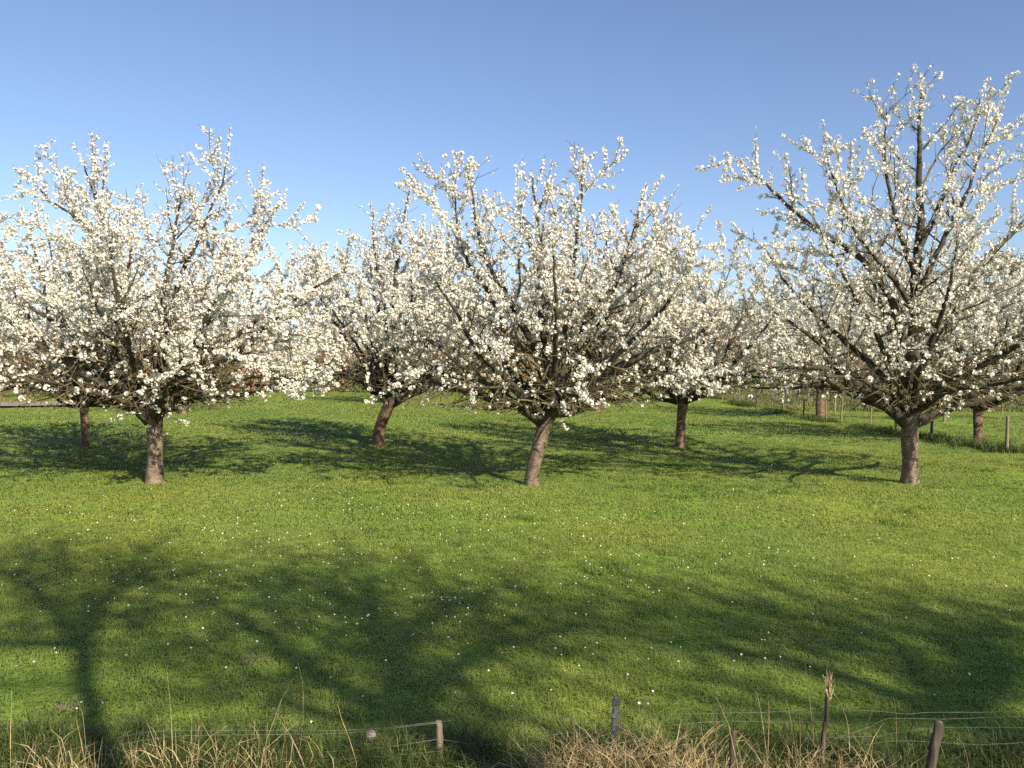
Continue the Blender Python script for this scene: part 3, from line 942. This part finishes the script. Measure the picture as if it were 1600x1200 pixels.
def verge_trees():
    f = shade_pt(112, 1010, 7.2)
    verge_tree(51, (2.25, -2.1), [(2.25, -2.0, 2.6), shade_pt(140, 1190, 4.6), shade_pt(132, 1110, 5.8), f], (.07, .06), [
        ([f, shade_pt(75, 960, 8.2), shade_pt(35, 915, 9.2), shade_pt(-20, 880, 10.2)], .06),
        ([f, shade_pt(160, 955, 8.0), shade_pt(215, 915, 9.0), shade_pt(290, 885, 10.0)], .06),
        ([f, shade_pt(130, 970, 8.4), shade_pt(120, 925, 9.6)], .045),
        ([f, shade_pt(0, 1000, 7.8), shade_pt(-90, 950, 8.6)], .045),
    ], "tall bare verge tree with a slim forked stem")
    f = shade_pt(618, 1120, 5.6)
    verge_tree(52, (5.2, -2.7), [(4.9, -2.4, 3.2), f], (.14, .12), [
        ([f, shade_pt(520, 1075, 6.4), shade_pt(420, 1005, 7.4), shade_pt(330, 955, 8.4), shade_pt(220, 905, 9.4)], .085),
        ([f, shade_pt(625, 1040, 6.6), shade_pt(612, 965, 7.8), shade_pt(600, 905, 9.2)], .085),
        ([shade_pt(622, 1000, 7.1), shade_pt(540, 940, 8.2), shade_pt(430, 900, 9.4)], .05),
        ([shade_pt(622, 1000, 7.1), shade_pt(700, 950, 8.2), shade_pt(800, 915, 9.2)], .055),
        ([f, shade_pt(720, 1020, 6.8), shade_pt(860, 985, 7.8), shade_pt(1010, 960, 8.8)], .06),
        ([f, shade_pt(500, 1130, 6.2), shade_pt(380, 1080, 7.0), shade_pt(240, 1040, 7.6)], .04),
    ], "bare verge tree with long low side limbs")
    f = shade_pt(1480, 1120, 6.6)
    verge_tree(53, (9.2, -3.4), [(9.0, -3.2, 3.5), f], (.15, .10), [
        ([f, shade_pt(1320, 1060, 7.6), shade_pt(1160, 1020, 8.4), shade_pt(1000, 1000, 9.2)], .07),
        ([f, shade_pt(1440, 1040, 7.6), shade_pt(1330, 985, 8.6), shade_pt(1180, 960, 9.4)], .06),
        ([f, shade_pt(1530, 1050, 7.4), shade_pt(1560, 1000, 8.4), shade_pt(1600, 950, 9.4)], .06),
        ([f, shade_pt(1640, 1050, 7.4), shade_pt(1760, 990, 8.2)], .05),
        ([f, shade_pt(1300, 1130, 7.0), shade_pt(1100, 1100, 7.6)], .04),
    ], "bare verge tree with a broad flat crown")


verge_trees()


# ------------------------------------------------------------------ side fence
def post(acc, x, y, z0, h, w, lean=(0, 0), sides=8, seed=0):
    r = np.random.default_rng(seed)
    p = np.array([[x + lean[0] * t, y + lean[1] * t, z0 + h * t] for t in (0, .3, .7, .96, 1.0)])
    wob = 1 + 0.06 * r.normal(0, 1, (5, sides))
    tube(acc, p, [w, w, w * .97, w * .95, w * .8], sides, 0, True, wob)


def side_fence():
    root = empty("post_and_wire_fence", (11.5, 18.8, gz(11.5, 18.8)))
    tag(root, "fence of slim wooden posts and thin wires running between lawn and the next field", "fence")
    off = np.array(root.location)
    ys = [16.2, 18.8, 21.8, 24.0, 26.0, 29.0, 31.5, 34.0, 37.0, 40.0, 43.5, 47.0]
    tops = []
    for i, y in enumerate(ys):
        x = 11.5 + 0.12 * math.sin(i * 2.1) - 0.012 * max(0, y - 26)
        z = gz(x, y)
        h = 0.80 + 0.08 * math.sin(i * 1.7)
        a = Acc()
        ln = (0.04 * math.sin(i * 3.3), 0.03 * math.cos(i * 2.2))
        post(a, 0, 0, -0.1, h + 0.1, 0.032 + 0.007 * math.sin(i), ln, 8, i)
        a.build("post", M['darkpost'] if i in (2, 6, 8) else M['post'], root, True, np.array([x, y, z]) - off)
        tops.append(np.array([x + ln[0] - .05, y, z]))
    for hh in (0.30, 0.52, 0.72):
        a = Acc()
        pts = []
        for p, q in zip(tops[:-1], tops[1:]):
            for t in (0, .25, .5, .75):
                m = p * (1 - t) + q * t
                pts.append(m + [0, 0, hh - 0.03 * 4 * t * (1 - t)])
        pts.append(tops[-1] + [0, 0, hh])
        tube(a, np.array(pts) - off, 0.0022, 3)
        a.build("wire", M['wire'], root, True)


side_fence()


# ------------------------------------------------------------------ netting fence on the ditch bank in the foreground
def px3(px, py, d):
    """point at depth d along a sight line, used to place the near fence on its bank"""
    return np.array([(px - 800) * d / 1256, d, EYE - (py - 563) * d / 1256])


def near_fence():
    root = empty("wire_netting_fence", (0, 3.95, gz(0, 3.95)))
    tag(root, "low wire netting fence on thin stakes along the grassy ditch bank", "fence")
    off = np.array(root.location)

    def stake(top, bot, w, mat, seed, name="stake", sides=8):
        a = Acc()
        r = np.random.default_rng(seed)
        b = np.array([bot[0], bot[1], gz(bot[0], bot[1]) - 0.06])
        t = np.array([0, .2, .4, .55, .7, .8, .9, .97, 1.0])[:, None]
        p = b + (top - b) * t - off
        p[1:-1] += r.normal(0, w * .12, (7, 3)) * [1, 1, 0]
        wob = 1 + 0.10 * r.normal(0, 1, (1, sides)) + 0.05 * r.normal(0, 1, (9, sides))
        tube(a, p, w * np.array([1.05, 1, 1.03, .97, 1.0, .96, .95, .9, .68]), sides, 0, True, wob)
        return a.build(name, mat, root, smooth=True)

    s1 = px3(684, 1133, 4.25)
    stake(s1, (s1[0] + .01, 4.27), .021, M['post'], 1)
    s2 = px3(964, 1094, 4.25)
    st = stake(s2, (s2[0] - .03, 4.25), .0125, M['plastic'], 2, "plastic_stake", 6)
    for zz in (.03, .10, .17):
        a = Acc()
        q = s2 - off + np.array([-.002 * zz, 0, -zz])
        box(a, q[0] - .019, q[0] + .019, q[1] - .022, q[1] + .006, q[2] - .010, q[2] + .010)
        a.build("insulator", M['plastic'], root)
    s3 = px3(1301, 1075, 4.15)
    stake(s3, (s3[0] - .05, 4.15), .012, M['darkpost'], 3, sides=7)
    # frayed head of the split stake
    a = Acc()
    r = np.random.default_rng(4)
    for i in range(22):
        d = norm(np.array([r.normal(0, .16), r.normal(0, .16), 1.0]))
        b = s3 + np.array([r.normal(0, .006), r.normal(0, .006), -.10 + .06 * r.random()]) - off
        tube(a, [b, b + d * .05 + r.normal(0, .006, 3), b + d * .10 + r.normal(0, .012, 3)], [.003, .0022, .001], 3)
    a.build("frayed_head", M['straw'], root)
    s4 = px3(1151, 1149, 3.95)
    stake(s4, (s4[0] - .02, 3.93), .019, M['darkpost'], 5)
    s5 = px3(1477, 1135, 3.85)
    stake(s5, (s5[0] - .10, 3.85), .024, M['darkpost'], 6)

    def wire(wps, rad=.0016, name="wire"):
        a = Acc()
        tube(a, catmull(wps, .12) - off, rad, 4)
        a.build(name, M['wire'], root, smooth=True)

    D = 4.2
    rows = [[(0, 1188), (110, 1178), (220, 1152), (400, 1149), (560, 1148), (683, 1135)],
            [(0, 1196), (100, 1188), (250, 1160), (400, 1156), (540, 1153), (683, 1137)],
            [(420, 1184), (520, 1183), (600, 1176), (683, 1163)],
            [(400, 1200), (520, 1196), (600, 1190), (690, 1182)],
            [(684, 1135), (740, 1131), (800, 1131), (880, 1128), (935, 1120), (963, 1110)],
            [(684, 1163), (760, 1172), (830, 1160), (900, 1152)],
            [(966, 1111), (990, 1119), (1060, 1123), (1140, 1121), (1200, 1120), (1260, 1116), (1300, 1109)],
            [(966, 1150), (1060, 1140), (1140, 1134), (1230, 1136), (1300, 1135)],
            [(1302, 1109), (1340, 1116), (1390, 1119), (1425, 1123), (1460, 1120), (1540, 1120), (1620, 1118)],
            [(1310, 1163), (1370, 1142), (1395, 1130), (1480, 1131), (1560, 1128), (1620, 1127)],
            [(1300, 1160), (1380, 1158), (1450, 1146), (1540, 1144), (1620, 1145)],
            [(1320, 1180), (1400, 1166), (1470, 1168), (1540, 1172), (1620, 1168)]]
    for q, row in enumerate(rows):
        wire([px3(px, py, D + 0.02 * math.sin(q * 2 + px * .01)) for px, py in row], .0011 if q in (0, 1, 6, 8, 9) else .0009)
    for px in list(range(20, 690, 68)) + [1390, 1470, 1560]:
        y0 = 1150 if px > 200 else 1175
        y0 = y0 - 8 if px > 600 else y0
        if px > 1000: y0 = 1128
        wire([px3(px, y0, D), px3(px + 2, y0 + 30, D + .01), px3(px, y0 + 70, D)], .0008, "netting_wire")


near_fence()


def straw_clump(seed, cx, cy, w, n, h0, h1, tall, label, lean=0.5, n_green=0, dp=0.16):
    r = np.random.default_rng(seed)
    z0 = gz(cx, cy)
    a = Acc()
    n = int(n * (2.4 if seed in (3, 4) else 1.3)); n_green = n_green or n // 3
    for i in range(n + tall + n_green):
        x = cx + float(np.clip(r.normal(0, w * .45), -w * .95, w * .95)); y = cy + r.normal(0, dp * .8)
        z = gz(x, y)
        big = n <= i < n + tall
        h = r.uniform(h0, h1) * (0.88 if not big else 1.5)
        d = norm(np.array([r.normal(0, lean if not big else .14), r.normal(0, lean * .6 if not big else .08), 1.0]))
        sag = np.array([r.normal(0, .25), r.normal(0, .2), -abs(r.normal(0, .25)) if not big else 0.0]) * (h if not big else 0.25 * h)
        b = np.array([x - cx, y - cy, z - z0 - .03])
        p = [b, b + d * h * .5, b + d * h * .85 + sag * .4, b + d * h * 1.05 + sag]
        wd = r.uniform(.0009, .0024)
        if i % 3 and not big:                                     # flat dead blade
            s = norm(np.cross(d, r.normal(0, 1, 3))) * wd * 1.5
            p = np.array(p)
            tp = np.array([1, .9, .6, .1])[:, None]
            V = np.stack([p - s * tp, p + s * tp], 1).reshape(-1, 3)
            a.add(V, [(0, 1, 3, 2), (2, 3, 5, 4), (4, 5, 7, 6)], 1 if i >= n + tall else 0)
        else:
            tube(a, p, [wd, wd * .9, wd * .7, wd * .3], 4, 0, False)
    o = a.build("dry_grass_clump", [M['straw'], M['rough']], None, False, (cx, cy, z0))
    tag(o, label, "dry grass", "dry grass clumps on the ditch bank")
    return o


def straw():
    X = lambda px, d: (px - 800) * d / 1256
    straw_clump(1, X(50, 3.9), 3.92, .34, 220, .12, .36, 6, "dry straw clump with a few tall stems next to the earth scrape")
    straw_clump(2, X(320, 3.95), 3.95, .62, 240, .14, .40, 16, "pale dry straw clump with many upright stems below the sagging wires")
    straw_clump(3, X(960, 4.0), 4.0, .42, 420, .20, .46, 4, "thick tangle of dry straw at the foot of the grey plastic stake", .8)
    straw_clump(4, X(1085, 3.95), 3.92, .22, 260, .22, .46, 3, "dense brown straw tussock between plastic stake and short dark stake", .7)
    straw_clump(5, X(1280, 3.95), 3.95, .38, 280, .18, .44, 14, "dry straw clump with tall reeds around the frayed stake", .6)
    straw_clump(6, X(1400, 3.85), 3.88, .35, 230, .15, .38, 6, "flattened pale straw beside the leaning dark stake", .9)
    straw_clump(7, X(1560, 3.9), 3.92, .42, 110, .10, .34, 5, "thin scatter of dry stems past the leaning dark stake", .8, 120)
    straw_clump(8, X(200, 4.0), 4.05, .3, 60, .12, .32, 6, "few loose dry stems by the earth scrape", .5, 60)
    straw_clump(9, X(760, 4.0), 4.02, .35, 40, .10, .26, 3, "short sparse dry stems beside the peeled short stake", .6, 200)
    # single tall stalks bending over the wires
    stalks = [((1335, 1190), (1320, 1120), (1295, 1080), (1165, 1068), 4.2, "long dry grass stalk arching over the wires by the tussock"),
              ((262, 1175), (260, 1120), (257, 1080), (254, 1048), 4.15, "tall thin green stalk standing beside the daisies"),
              ((553, 1200), (543, 1165), (530, 1130), (524, 1105), 4.1, "dry stalk leaning across the sagging wires"),
              ((5, 1190), (6, 1150), (8, 1115), (9, 1086), 4.1, "straight dry stalk above the end straw clump")]
    for a0, a1, a2, a3, d, lab in stalks:
        a = Acc()
        p = catmull([px3(*a0, d), px3(*a1, d + .02), px3(*a2, d + .05), px3(*a3, d + .06)] if a3[0] < 1100 else
                    [px3(1335, 1195, d), px3(1333, 1150, d), px3(1322, 1110, d + .03), px3(1292, 1068, d + .06)], .05)
        foot = np.array([p[0][0], p[0][1], gz(p[0][0], p[0][1]) - .03])
        p = np.vstack([foot[None], p]) - foot
        tube(a, p, np.linspace(.0026, .0008, len(p)), 4)
        tag(a.build("dry_stalk", M['straw'], None, True, foot), lab, "stalk", "single stalks by the near fence")


straw()


def scrapes():
    # bare earth scrapes and a stone in the near turf
    X = lambda px, d: (px - 800) * d / 1256
    for i, (px, py, rx, ry) in enumerate([(138, 1152, .10, .04), (95, 1114, .09, .03), (390, 1037, .12, .05)]):
        d = 2750 / (py - 563)
        r = np.random.default_rng(i)
        n = 24
        an = np.arange(n) * 2 * math.pi / n
        k = 1 + 0.18 * np.sin(an * 3 + i) + 0.1 * r.normal(0, 1, n)
        x0 = X(px, d)
        V = [(x0, d, gz(x0, d) + .011)]
        for fr, up in ((.8, .010), (1.0, .002)):
            for a, kk in zip(an, k):
                x = x0 + rx * fr * kk * math.cos(a); y = d + ry * 1.6 * fr * kk * math.sin(a)
                V.append((x, y, gz(x, y) + up + .008 * r.normal()))
        F3 = [(0, 1 + j, 1 + (j + 1) % n) for j in range(n)]
        F4 = [(1 + j, 1 + n + j, 1 + n + (j + 1) % n, 1 + (j + 1) % n) for j in range(n)]
        a = Acc()
        a.add(V, F3)
        a.f.append(np.array(F4, dtype=np.int32)); a.m.append(np.zeros(n, dtype=np.int32))
        tag(a.build("earth_scrape", M['soil'], smooth=True), kind="structure")
    d = 4.45
    x0 = X(576, d)
    import bmesh
    bm = bmesh.new()
    bmesh.ops.create_icosphere(bm, subdivisions=3, radius=1.0)
    for v in bm.verts:
        c = v.co
        k = 1 + .12 * math.sin(3 * c.x + 1) * math.sin(4 * c.y) + .06 * math.sin(9 * c.z + 5 * c.x)
        v.co = (c.x * .032 * k, c.y * .03 * k, c.z * .024 * k)
    me = bpy.data.meshes.new("stone")
    bm.to_mesh(me); bm.free()
    for p in me.polygons: p.use_smooth = True
    me.materials.append(M['stone'])
    o = bpy.data.objects.new("stone", me)
    COL.objects.link(o)
    o.location = (x0, d, gz(x0, d) + .085)
    tag(o, "small pale rounded stone lying in the grass behind the sagging wires", "stone")


scrapes()


# ------------------------------------------------------------------ background: track, hedge, farmhouse, bare trees, young orchard, hill
def leaf_cloud(r, acc, centre, size, n, leaf, mat=0, flat=0.0):
    P = r.normal(0, 1, (n, 3))
    P = norm(P) * (r.random((n, 1)) ** 0.4) * np.asarray(size) + np.asarray(centre)
    u = norm(r.normal(0, 1, (n, 3))); v = norm(np.cross(u, r.normal(0, 1, (n, 3))))
    s = leaf * (0.6 + 0.8 * r.random((n, 1)))
    V = np.stack([P - u * s, P + v * s * .5, P + u * s, P - v * s * .5], 1).reshape(-1, 3)
    i = np.arange(n)[:, None] * 4
    acc.add(V, np.concatenate([i, i + 1, i + 2, i + 3], 1), mat)


def hedge(name, p0, p1, h, w, n, leaf, mat, label, seed, step=1.0):
    r = np.random.default_rng(seed)
    root = empty(name, (p0[0], p0[1], gz(*p0)))
    tag(root, label, "hedge")
    off = np.array(root.location)
    a, st = Acc(), Acc()
    L = math.hypot(p1[0] - p0[0], p1[1] - p0[1])
    m = int(L / step)
    for i in range(m):
        t = (i + r.random()) / m
        x = p0[0] + (p1[0] - p0[0]) * t; y = p0[1] + (p1[1] - p0[1]) * t
        hh = h * (0.8 + 0.4 * r.random())
        z = gz(x, y)
        leaf_cloud(r, a, np.array([x, y, z + hh * .52]) - off, (step * .9, w * .5, hh * .52), n, leaf)
        b = np.array([x, y, z - .05]) - off
        tube(st, [b, b + [r.normal(0, .15), 0, hh * .4], b + [r.normal(0, .3), 0, hh * .8]], [.03, .02, .008], 4)
    a.build("foliage", mat, root)
    st.build("stems", M['bare'], root)
    return root


def copy_tree(o, parent=None):
    c = o.copy()
    COL.objects.link(c)
    c.parent = parent
    for ch in list(o.children): copy_tree(ch, c)
    return c


def bare_tree(seed, h, spread, rad):
    r = np.random.default_rng(seed)
    root = empty("bare_tree", (0, 0, 0))
    th = h * .22
    trunk_mesh(root, [(0, 0, -.1), (.03, 0, th * .5), (.05, 0, th)], rad, rad * .8, [M['bare']], seed)
    limbs = vase(r, 6, th * .9, spread, h, rad=rad * .5, phase=r.random() * 6) + vase(r, 3, th, spread * .35, h * 1.05, rad=rad * .6, phase=r.random() * 6)
    a = Acc()
    for wp, r0 in limbs:
        for pts, rr, lvl in grow_limb(r, wp, r0, .02, 2.6, 2.6, None, s0=.6, d2=.38, d3=.27, up=.15, twig_r=.015):
            tube(a, pts[::2] if len(pts) > 4 else pts, rr[::2] if len(pts) > 4 else rr, 5 if lvl == 1 else 3, 0 if lvl == 1 else 1, False)
    a.build("crown", [M['bare'], M['baretwig']], root)
    return root


def background():
    r = np.random.default_rng(900)
    # pale track at the far left
    a = Acc()
    n = 14
    V, F = [], []
    for i in range(n):
        t = i / (n - 1)
        x = -40 + 23 * t; y = 35 + 3.5 * math.sin(t * 2.2)
        for w in (-1.9, 1.9):
            yy = y + w
            V.append((x, yy, gz(x, yy) + .02 + .10))
    for i in range(n - 1): F.append((2 * i, 2 * i + 2, 2 * i + 3, 2 * i + 1))
    a.add(V, F)
    tag(a.build("track", M['path']), kind="structure")
    hedge("hedge", (-27, 54.5), (-2.5, 55.5), 1.9, 1.6, 420, .10, M['hedge'], "clipped dark green hedge closing the lawn, below the red roof", 1)
    hedge("bare_hedge", (-46, 45), (-21, 47), 2.6, 2.0, 300, .11, M['shrub'], "brown leafless hedge beside the pale track", 2)
    hedge("bare_hedge", (-2, 57), (16, 61), 3.0, 2.2, 260, .11, M['shrub'], "brown leafless thicket at the lawn's far end beyond the lone far cherry", 3)
    hedge("hedge", (17, 74), (60, 78), 1.7, 2.0, 300, .14, M['hedge'], "long dark hedge across the next field behind the young orchard", 4, 1.3)
    hedge("bare_thicket", (-58, 62), (-30, 60), 6.0, 3.0, 330, .13, M['shrub'], "tall brown leafless thicket behind the pale track", 5, 1.3)
    hedge("bare_thicket", (-19, 61), (4, 66), 5.5, 3.0, 330, .13, M['shrub'], "tall brown leafless thicket rising behind the clipped green hedge", 6, 1.3)
    hedge("bare_thicket", (5, 70), (30, 80), 6.0, 3.0, 300, .13, M['shrub'], "brown leafless thicket behind the young orchard", 7, 1.4)
    # rough pale field beyond the side fence
    n = 1500
    x = 13 + 44 * r.random(n); y = 39 + 36 * r.random(n)
    src = [grass_patch("field_piece", 260 + i, 0.75, 150, 0.10, 0.30, 0.030, 1.0, M['fieldgrass']) for i in range(3)]
    instancer("field_grass", np.stack([x, y, ground_z(x, y)], -1), np.stack([np.zeros(n), np.zeros(n), r.random(n) * 6.28], -1),
              (0.6 + 0.7 * r.random(n))[:, None] * np.ones(3), src, 15, "pale olive rough grass of the next field around the young trees", "grass")
    # farmhouse
    X0, Y0 = -24.2, 68.0
    zb = gz(X0, Y0)
    root = empty("farmhouse", (X0, Y0, zb))
    tag(root, "low brick farmhouse with red tiled roof beyond the green hedge", "house")
    brick = plain("farm_brick", [(0.3, (.24, .10, .05)), (.6, (.38, .19, .10))], 3, .9, .3, .01)
    tile = plain("red_roof_tile", [(0.3, (.25, .085, .06)), (.6, (.35, .14, .10))], 2.5, .8, .5, .03)
    white = plain("white_frame", [(0.4, (.7, .7, .68)), (.6, (.8, .8, .78))], 5, .6, 0)
    glass = plain("window_glass", [(0.4, (.03, .035, .04)), (.6, (.05, .055, .06))], 5, .1, 0)
    hw, dp, ev, rg = 3.4, 3.0, 2.3, 4.4
    a = Acc()
    box(a, -hw, hw, -dp, dp, -.2, ev)
    a.add([(-hw, -dp, ev), (-hw, dp, ev), (-hw, 0, rg - .1), (hw, -dp, ev), (hw, dp, ev), (hw, 0, rg - .1)], [(0, 2, 1), (3, 4, 5)])
    a.build("wall", brick, root)
    rows = 10
    for side in (-1, 1):
        for k in range(rows):                                     # courses of tiles
            t0, t1 = k / rows, (k + 1.12) / rows
            y0, y1 = side * (dp + .35) * (1 - t0), side * (dp + .35) * (1 - t1)
            z0, z1 = ev - .12 + (rg - ev + .12) * t0, ev - .12 + (rg - ev + .12) * min(t1, 1.05)
            a = Acc()
            v = [(-hw - .3, y0, z0 + .06), (hw + .3, y0, z0 + .06), (hw + .3, y1, z1), (-hw - .3, y1, z1),
                 (-hw - .3, y0, z0), (hw + .3, y0, z0), (hw + .3, y1, z1 - .06), (-hw - .3, y1, z1 - .06)]
            a.add(v, [(0, 1, 2, 3), (7, 6, 5, 4), (0, 4, 5, 1), (1, 5, 6, 2), (2, 6, 7, 3), (3, 7, 4, 0)])
            a.build("roof_course", tile, root)
    a = Acc(); box(a, 1.4, 2.0, -.35, .35, rg - .8, rg + .75); a.build("chimney", brick, root)
    for wx in (-2.5, -1.0, 2.4):
        a = Acc(); box(a, wx - .55, wx + .55, -dp - .05, -dp + .02, .9, 2.0); f = a.build("window", white, root)
        for q in (-1, 1):
            a = Acc(); box(a, wx + q * .26 - .21, wx + q * .26 + .21, -dp - .07, -dp - .04, 1.0, 1.9); a.build("pane", glass, f)
    a = Acc(); box(a, .3, 1.25, -dp - .06, -dp + .02, 0, 2.05); a.build("door", M['darkpost'], root)
    # bare trees behind the orchard
    protos = [bare_tree(401, 11.0, 4.2, .24), bare_tree(402, 9.5, 4.6, .22), bare_tree(403, 12.5, 4.0, .26)]
    spots = [(-52, 66, 1.0), (-45, 74, 1.05), (-39, 62, .85), (-33, 76, 1.0), (-29, 84, 1.1), (-17, 78, 1.0), (-21, 60, .62), (-11, 70, .9), (-5.5, 80, 1.1), (-3, 64, .72),
             (1.5, 72, .95), (6, 66, .8), (9, 80, 1.05), (14, 70, .9), (19, 84, 1.0), (24, 92, .9), (-36, 92, 1.2), (-9, 95, 1.2), (3, 96, 1.15), (-14, 64, .7), (-8, 61, .6), (-26, 73, .8), (-42, 60, .75), (-49, 58, .7), (12, 63, .7), (-56, 80, 1.1), (18, 66, .65), (28, 82, .8)]
    for i, (x, y, s) in enumerate(spots):
        o = protos[i] if i < 3 else copy_tree(protos[i % 3])
        o.location = (x, y, gz(x, y) - .05)
        o.rotation_euler = (0, 0, i * 1.9)
        s *= 1.0 + .08 * math.sin(i * 5)
        o.scale = (s, s, s)
        tag(o, "leafless brown tree in the belt of bare trees behind the orchard", "tree", "bare trees behind the orchard")
    # young orchard trees in the next field
    yr = np.random.default_rng(77)
    root = empty("young_tree", (0, 0, 0))
    trunk_mesh(root, [(0, 0, -.05), (.01, 0, .6), (.02, 0, 1.2)], .045, .035, [M['post']], 3, .2)
    a = Acc()
    for wp, r0 in vase(yr, 6, 1.15, 1.1, 2.9, rad=.02):
        for pts, rr, lvl in grow_limb(yr, wp, r0, .006, .8, .9, None, s0=.2, d2=.22, d3=.2, twig_r=.006):
            tube(a, pts, rr, 4 if lvl == 1 else 3, 0 if lvl == 1 else 1, False)
    a.build("crown", [M['bare'], M['baretwig']], root)
    k = 0
    for row in range(6):
        for c in range(7):
            x = 13.5 + c * 4.2 + 1.4 * row + yr.normal(0, .2); y = 33 + row * 5.2 + yr.normal(0, .3)
            if x > .72 * y + 2: continue
            o = root if k == 0 else copy_tree(root)
            o.location = (x, y, gz(x, y) - .02)
            o.rotation_euler = (0, 0, k * 2.3)
            s = .9 + .25 * yr.random()
            o.scale = (s, s, s)
            tag(o, "young thin-stemmed fruit tree planted in rows in the next field", "tree", "young trees in the next field")
            k += 1
    # wooded hill
    nx, ny = 40, 14
    V = []
    hillz = lambda u, v: 33 * smooth01(v / .55) * (0.55 + .45 * math.sin(min(1, u * 1.6 + .12) * 1.57)) * smooth01(u / .35 + .15) + 1.5 * math.sin(u * 17) * smooth01(v * 2)
    for j in range(ny):
        for i in range(nx):
            u, v = i / (nx - 1), j / (ny - 1)
            V.append((35 + 330 * u, 190 + 170 * v, hillz(u, v) - 3))
    F = [(j * nx + i, j * nx + i + 1, (j + 1) * nx + i + 1, (j + 1) * nx + i) for j in range(ny - 1) for i in range(nx - 1)]
    a = Acc(); a.add(V, F)
    tag(a.build("hill", M['willow'], smooth=True), kind="structure")
    a = Acc()
    for i in range(420):
        u, v = r.random(), r.random() * .75
        x, y, z = 35 + 330 * u, 190 + 170 * v, hillz(u, v) - 3
        if x > .75 * y + 10: continue
        s = r.uniform(3.2, 5.2)
        for q in range(3):
            leaf_cloud(r, a, (x + r.normal(0, s * .4), y + r.normal(0, s * .4), z + s * (1.0 + .35 * q)), (s * .75, s * .75, s * .7), 60, .55)
        tube(a, [(x, y, z - .5), (x, y, z + s)], [.25, .12], 4, 1, False)
    tag(a.build("hillside_wood", [M['willow'], M['bare']]), "pale grey green budding wood covering the distant hillside", "wood", kind="stuff")


background()
